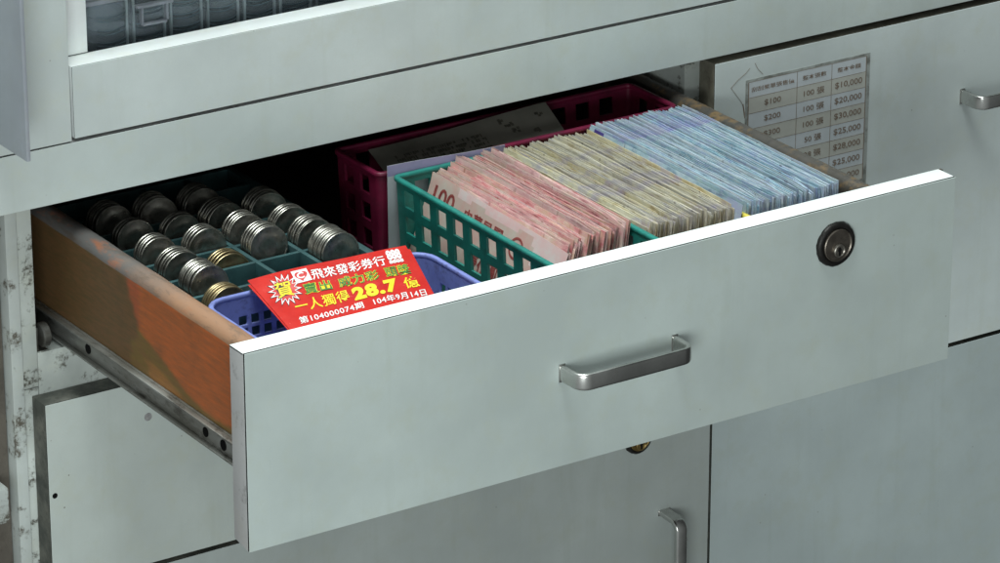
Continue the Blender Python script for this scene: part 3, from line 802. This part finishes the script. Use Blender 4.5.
for k, (dx, dy, dz, ang, lb) in enumerate(((-1.2, -2.6, -1.4, .014, 'middle red leaflet peeking out just below the printed top one'),
                                       (2.6, .6, -2.8, -.012, 'bottom red leaflet of the pile resting on the blue basket rim'))):
    rot = Matrix.Rotation(ang, 3, 'Z'); cc = P0.lerp(Q1, .5)
    tr = lambda p: rot @ (p-cc) + cc + Vector((dx, dy, dz))
    lf(tr(P0), tr(P1), tr(Q0), tr(Q1), lb)
upn = .2 if nn.z > 0 else -.55
un_ = nn if nn.z > 0 else -nn
base_lift = .2 if nn.z > 0 else .55
# photograph pixel -> (u, v) of the leaflet by inverse bilinear
c00, c10, c01, c11 = Vector((247.5,281)), Vector((405.5,246.5)), Vector((290,331)), Vector((431,291))
def inv(px, py):
    u = v = .5
    for _ in range(20):
        p = c00.lerp(c10, u).lerp(c01.lerp(c11, u), v) - Vector((px, py))
        du = (c10-c00).lerp(c11-c01, v); dv = c01.lerp(c11, u) - c00.lerp(c10, u)
        det = du.x*dv.y - du.y*dv.x
        u -= (p.x*dv.y - p.y*dv.x)/det; v -= (du.x*p.y - du.y*p.x)/det
    return u, v
def LF(px, py, lift):
    u, v = inv(px, py); return F(u, v/EXT) + un_*(base_lift+lift)
lead = Vector((.50, .62))      # direction that runs down the leaflet, in photo pixels, per unit of height
def line(m, string, a, b, h, mi=0, lift=0, offset=0, space=1.0):
    """string from crop-free photo points a -> b (baseline), h = letter height in photo px (vertical)"""
    def mp(s, t):
        x = a[0]+(b[0]-a[0])*s; y = a[1]+(b[1]-a[1])*s
        return LF(x - .42*h*t, y - h*t, lift)
    text_bm(m, string, mp, mi, offset, space=space)
w = MB(); yl = MB(); gn = MB(); bk = MB()
line(w, '飛來發彩券行', (312.5, 282.5), (386, 267.5), 9.6, 0, .1, .014, 1.05)
line(w, '888', (388, 262.5), (401.5, 259.6), 8.6, 0, .1, .05)
line(w, '8888', (389.5, 266.5), (403.5, 263.4), 3.0, 0, .1, .03)
for t_, mb_, of, lf_ in ((('賣出', (305, 296.8), (332, 291.6)), None, 0, 0), (('威力彩', (339.5, 290.2), (379.5, 282.0)), None, 0, 0), (('頭獎', (386.5, 280.2), (411.5, 275.2)), None, 0, 0)):
    line(yl, t_[0], t_[1], t_[2], 9.4, 0, .1, .035, 1.08); line(gn, t_[0], t_[1], t_[2], 9.4, 0, .22, .004, 1.08)
line(yl, '一人獨得', (297, 314.5), (350, 302.6), 10.5, 0, .1, .01, 1.1)
line(yl, '28.7', (355.5, 302.5), (398, 292.6), 10.8, 0, .12, .06, 1.15)
line(yl, '億', (405.5, 290.6), (420, 287.2), 10, 0, .1, .015)
line(w, '第104000074期', (300.5, 325.5), (363.5, 310.5), 6.3, 0, .1, .014, 1.1)
line(w, '104年9月14日', (374, 308.0), (427, 295.8), 6.3, 0, .1, .014, 1.1)
# burst
def star(m, cx, cy, r1, r2, n, lift):
    A = []
    for k in range(2*n):
        r = r1 if k % 2 == 0 else r2; a = math.pi*k/n + .1
        px = r*math.cos(a); py = r*math.sin(a)
        A.append(LF(cx + px + .35*py, cy - .22*px + .93*py, lift))
    c = LF(cx, cy, lift)
    for k in range(2*n): m.quad([c, A[k], A[(k+1) % (2*n)]])
star(bk, 284.5, 292.3, 17.2, 10.4, 16, .08); star(w, 284.5, 292.3, 16.2, 9.8, 16, .14)
rd = MB(); star(rd, 284.5, 292.3, 12.8, 8.9, 16, .2)
line(bk, '賀', (278.5, 300.8), (294.5, 297.3), 14, 0, .26, .05); line(yl, '賀', (278.5, 300.8), (294.5, 297.3), 14, 0, .32, .015)
# emblem: white tile with a red heart-shaped face
def poly(m, pts, lift):
    c = Vector((sum(p[0] for p in pts)/len(pts), sum(p[1] for p in pts)/len(pts)))
    for k in range(len(pts)): m.quad([LF(c.x, c.y, lift), LF(*pts[k], lift), LF(*pts[(k+1) % len(pts)], lift)])
poly(w, [(289.5, 275), (305, 271.3), (311.5, 282.5), (296, 286.5)], .1)
hc = (300.3, 278.8); H_ = []
for k in range(24):
    t = 2*math.pi*k/24; hxx = 16*math.sin(t)**3/16*6.3; hyy = -(13*math.cos(t)-5*math.cos(2*t)-2*math.cos(3*t)-math.cos(4*t))/16*5.6
    H_.append((hc[0]+hxx+.35*hyy, hc[1]-.22*hxx+hyy*.93))
for k in range(24): rd.quad([LF(*hc, .16), LF(*H_[k], .16), LF(*H_[(k+1) % 24], .16)])
line(w, 'C', (297.3, 282), (303.8, 280.4), 5.0, 0, .24, .03)
w.build('white_lettering', M['white_ink'], lo, 0, weld=False); yl.build('yellow_lettering', M['yellow_ink'], lo, 0, weld=False)
gn.build('green_lettering', M['green_ink'], lo, 0, weld=False); bk.build('black_outline', M['black_ink'], lo, 0, weld=False); rd.build('red_emblem', M['redside'], lo, 0, weld=False)

# ------------------------------------------------------------ COIN TRAY AND COINS
tr_ = empty('coin_tray', (115, 230, -90), 'teal plastic coin tray with square cells at the left of the drawer', 'tray')
zT, zF = -35.0, -50.0
xs = [55, 84.5, 114.5, 144.5, 175.5]; ysr = [131, 159.5, 187.5, 215.5, 243.5, 271.5, 299.5, 327.5]
m = MB()
for x in xs[1:-1]: m.box(x-1.5, x+1.5, ysr[0]+2, ysr[-1]-2, zF, zT-.6, .6)
for y in ysr[1:-1]: m.box(xs[0]+1.5, xs[-1]-1.5, y-1.4, y+1.4, zF, zT-.9, .6)
m.build('divider', M['teal_tray'], tr_)
m = MB(); m.box(xs[0]-3, xs[0]+1.5, ysr[0]-1, ysr[-1]+1, -88, zT, .8); m.box(xs[-1]-1.5, xs[-1]+3.5, ysr[0]-1, ysr[-1]+1, -88, zT, .8)
m.box(xs[0]+1.5, xs[-1]-1.5, ysr[0]-1, ysr[0]+2, -88, zT+.05, .8); m.box(xs[0]+1.5, xs[-1]-1.5, ysr[-1]-2, ysr[-1]+1, -88, zT+.05, .8); m.box(xs[0]+1.5, xs[-1]-1.5, ysr[0]+2, ysr[-1]-2, zF-1.5, zF, 0)
m.build('tray_body', M['teal_tray'], tr_)
def coin_mesh(r, t, mat, seed):
    rr = random.Random(seed); m = MB()
    prof = [(.05, .22), (r*.30, .20), (r*.33, .10), (r*.62, .12), (r*.66, .26), (r*.84, .24), (r-1.3, .22), (r-1.1, 0), (r-.25, 0), (r, .3), (r, t-.3), (r-.25, t), (r-1.1, t), (r-1.3, t-.22), (.05, t-.2)]
    m.lathe(prof, 44, 'Y', (0, -t/2, 0))
    bmesh.ops.recalc_face_normals(m.bm, faces=m.bm.faces[:])
    for v in m.bm.verts: v.co *= S
    me = bpy.data.meshes.new('coin'); m.bm.to_mesh(me); m.bm.free(); me.materials.append(mat)
    me.polygons.foreach_set('use_smooth', [True]*len(me.polygons)); me.set_sharp_from_angle(angle=math.radians(30))
    return me
cm_s = coin_mesh(12.7, 1.75, M['silver'], 1); cm_b = coin_mesh(13.2, 1.9, M['brass'], 2); cm_m = coin_mesh(12.2, 1.7, M['silver'], 3)
CX = [70, 99.5, 129.5, 159.5]
stacks = [  # column, front y, count, mesh, z of the centre, spacing, label
 (0, 141, 5, cm_b, -39.5, 2.1, 'brass coin in the nearest stack by the blue basket and painted drawer side'),
 (0, 164, 7, cm_s, -34.5, 2.1, 'silver coin in the bright stack just behind the nearest brass stack'),
 (0, 195, 5, cm_s, -35, 2.4, 'silver coin in the third stack back along the painted drawer side'),
 (0, 223, 4, cm_s, -35, 2.6, 'dim silver coin in the fourth stack back along the painted side'),
 (0, 252, 3, cm_s, -35, 2.7, 'shadowed silver coin in the fifth stack back along the painted side'),
 (0, 279, 5, cm_s, -35, 2.7, 'shadowed silver coin in the rearmost stack along the painted side'),
 (1, 191, 4, cm_b, -41.5, 2.6, 'brass coin sunk low in the tray behind its empty cells'),
 (1, 219, 4, cm_s, -35, 2.6, 'silver coin in the stack right behind the low brass coins'),
 (1, 249, 3, cm_s, -35, 2.6, 'shadowed silver coin two stacks behind the low brass coins'),
 (1, 277, 5, cm_s, -35, 2.6, 'shadowed silver coin three stacks behind the low brass coins'),
 (2, 199, 5, cm_s, -34.6, 2.6, 'silver coin in the broad faced stack left of the near right stack'),
 (2, 224, 4, cm_s, -35, 2.4, 'dim silver coin in the stack behind the broad faced one'),
 (2, 250, 5, cm_s, -35, 2.6, 'shadowed silver coin two stacks behind the broad faced one'),
 (2, 278, 5, cm_s, -35, 2.6, 'shadowed silver coin three stacks behind the broad faced one'),
 (3, 168, 8, cm_s, -35, 2.1, 'silver coin in the near right stack touching the red leaflet corner'),
 (3, 196.5, 5, cm_s, -34.8, 2.4, 'silver coin in the second stack beside the crimson basket'),
 (3, 223, 4, cm_s, -35, 2.4, 'dim silver coin in the third stack beside the crimson basket'),
 (3, 250, 5, cm_s, -35, 2.6, 'shadowed silver coin in the rear stack beside the crimson basket')]
rc = random.Random(21)
for (ci, y0, n, me, zc, sp, lb) in stacks:
    tilt = rc.uniform(-9, 0); zc += rc.uniform(-1.2, .6); y = y0
    for k in range(n):
        o = bpy.data.objects.new('coin', me); COL.objects.link(o)
        o.location = Vector((CX[ci] + rc.uniform(-.35, .35), y, zc + rc.uniform(-.25, .25)))*S
        o.rotation_euler = (math.radians(tilt + rc.uniform(-1.5, 1.5)), rc.uniform(0, 6.28), 0)
        o.rotation_euler = (Matrix.Rotation(math.radians(rc.uniform(-2, 3)), 3, 'Z') @ Matrix.Rotation(math.radians(tilt + rc.uniform(-1.2, 1.2)), 3, 'X') @ Matrix.Rotation(rc.uniform(0, 6.28), 3, 'Y')).to_euler()
        y += sp + rc.choice((0, 0, .1, .5))
        tag(o, lb, 'coin', 'coins: ' + lb.replace(' coin in the', ' coins of the').replace(' coin ', ' coins '))
# one loose coin lying in an empty cell
o = bpy.data.objects.new('coin', cm_m); COL.objects.link(o); o.location = Vector((101, 149, -41))*S
o.rotation_euler = (math.radians(68), .3, .2); tag(o, 'single loose silver coin lying in the cell beside the red leaflet corner', 'coin')

# ------------------------------------------------------------ STORAGE BOX BEHIND THE GLASS
sb = empty('storage_box', (270, 300, 79.4), 'cloudy plastic compartment box with a clasp behind the display glass', 'box')
m = MB()
m.box(50, 560, 268, 270, 80, 108, .8)
m.box(50, 560, 268, 360, 79.6, 81, .3); m.box(48, 50, 268, 360, 80, 108, .3)
m.build('box_body', M['clear'], sb)
m = MB(); m.box(47, 562, 266.5, 362, 108.2, 111, 1); m.box(48, 561, 267.4, 361, 111, 130, 1.5); m.build('lid', M['clear_lid'], sb)
m = MB()
x = un(131, 38, 1, 267).x
step = 24.6
k = 0
while x < 560:
    for dx in (-2.2, 2.2): m.box(x+dx-.8, x+dx+.8, 266.8, 268, 80, 108, .3)
    x += step
m.build('ribs', M['clear_rib'], sb)
x = un(131, 38, 1, 267).x - step
r = random.Random(4)
m = MB()
while x < 540:
    for lv in range(3):
        zb = 82 + lv*7.6 + r.uniform(-.8, .8); x_a, x_b = x+3, x+step-3
        path = [Vector((x_a + (x_b-x_a)*i/8, 273, zb + 1.8*(abs(i-4)/4)**2)) for i in range(9)]
        for sg in (0, 1): m.sweep([Vector((q.x, 267.6, q.z+2.2*sg)) for q in path], [(-.4,-.22), (.4,-.22), (.4,.22), (-.4,.22)], Vector((0,0,1)))
        m.sweep(path, [(-30, -.5), (.5, -.5), (.5, .5), (-30, .5)], Vector((0,0,1)))
        
    x += step
m.build('inner_tray', M['slate'], sb)
m = MB(); m.box(52, 558, 305, 308, 81.2, 107, 0); m.build('contents', M['slate'], sb)
cq = un(156, 14, 1, 262)
m = MB(); cx, cz = cq.x, cq.z
m.box(cx-12, cx+12, 262, 266, cz+5, cz+7, .7); m.box(cx-9, cx-7.4, 263, 266, cz-5, cz+5, .5); m.box(cx+7.4, cx+9, 263, 266, cz-5, cz+5, .5); m.box(cx-8, cx+8, 263, 266, cz-6.5, cz-5, .5)
m.build('clasp', M['clear_lid'], sb)

# ------------------------------------------------------------ LIGHT
w_ = bpy.data.worlds.new('World'); scn.world = w_; w_.use_nodes = True
nt = w_.node_tree; bg = nt.nodes['Background']
tc = nt.nodes.new('ShaderNodeTexCoord'); dt = nt.nodes.new('ShaderNodeVectorMath'); dt.operation = 'DOT_PRODUCT'
nt.links.new(tc.outputs['Generated'], dt.inputs[0]); dt.inputs[1].default_value = (-.80, -.60, .05)
rp = nt.nodes.new('ShaderNodeMapRange'); nt.links.new(dt.outputs['Value'], rp.inputs[0])
rp.inputs[1].default_value = -.25; rp.inputs[2].default_value = .75; rp.inputs[3].default_value = .045; rp.inputs[4].default_value = .31
bg.inputs[0].default_value = (.93, 1, .995, 1); nt.links.new(rp.outputs[0], bg.inputs[1])
def area(name, loc, target, sx_, sy_, power, col):
    l = bpy.data.lights.new(name, 'AREA'); l.shape = 'RECTANGLE'; l.size = sx_; l.size_y = sy_; l.energy = power; l.color = col
    o = bpy.data.objects.new(name, l); COL.objects.link(o); o.location = loc
    o.rotation_euler = (Vector(target)-Vector(loc)).to_track_quat('-Z', 'Y').to_euler(); return o
area('ceiling_tube_lamp', (.0, .17, 2.2), (.1, .10, 0), 1.9, .75, 86, (.92, 1, .985))
area('added_fill_lamp', (-.72, -1.15, .04), (-.02, .1, -.02), .7, .5, 12.5, (.93, 1, .99))  # added low fill at left front that brightens the upright faces

# ------------------------------------------------------------ CAMERA
cam = bpy.data.cameras.new('camera'); co = bpy.data.objects.new('camera', cam); COL.objects.link(co)
co.location = CAM_LOC; co.rotation_euler = CAM_ROT; cam.sensor_width = 36; cam.lens = FPX/1000*36; cam.clip_start = .05; cam.clip_end = 100
scn.camera = co
scn.view_settings.view_transform = 'Standard'; scn.view_settings.look = 'None'; scn.view_settings.exposure = .06; scn.view_settings.gamma = 1
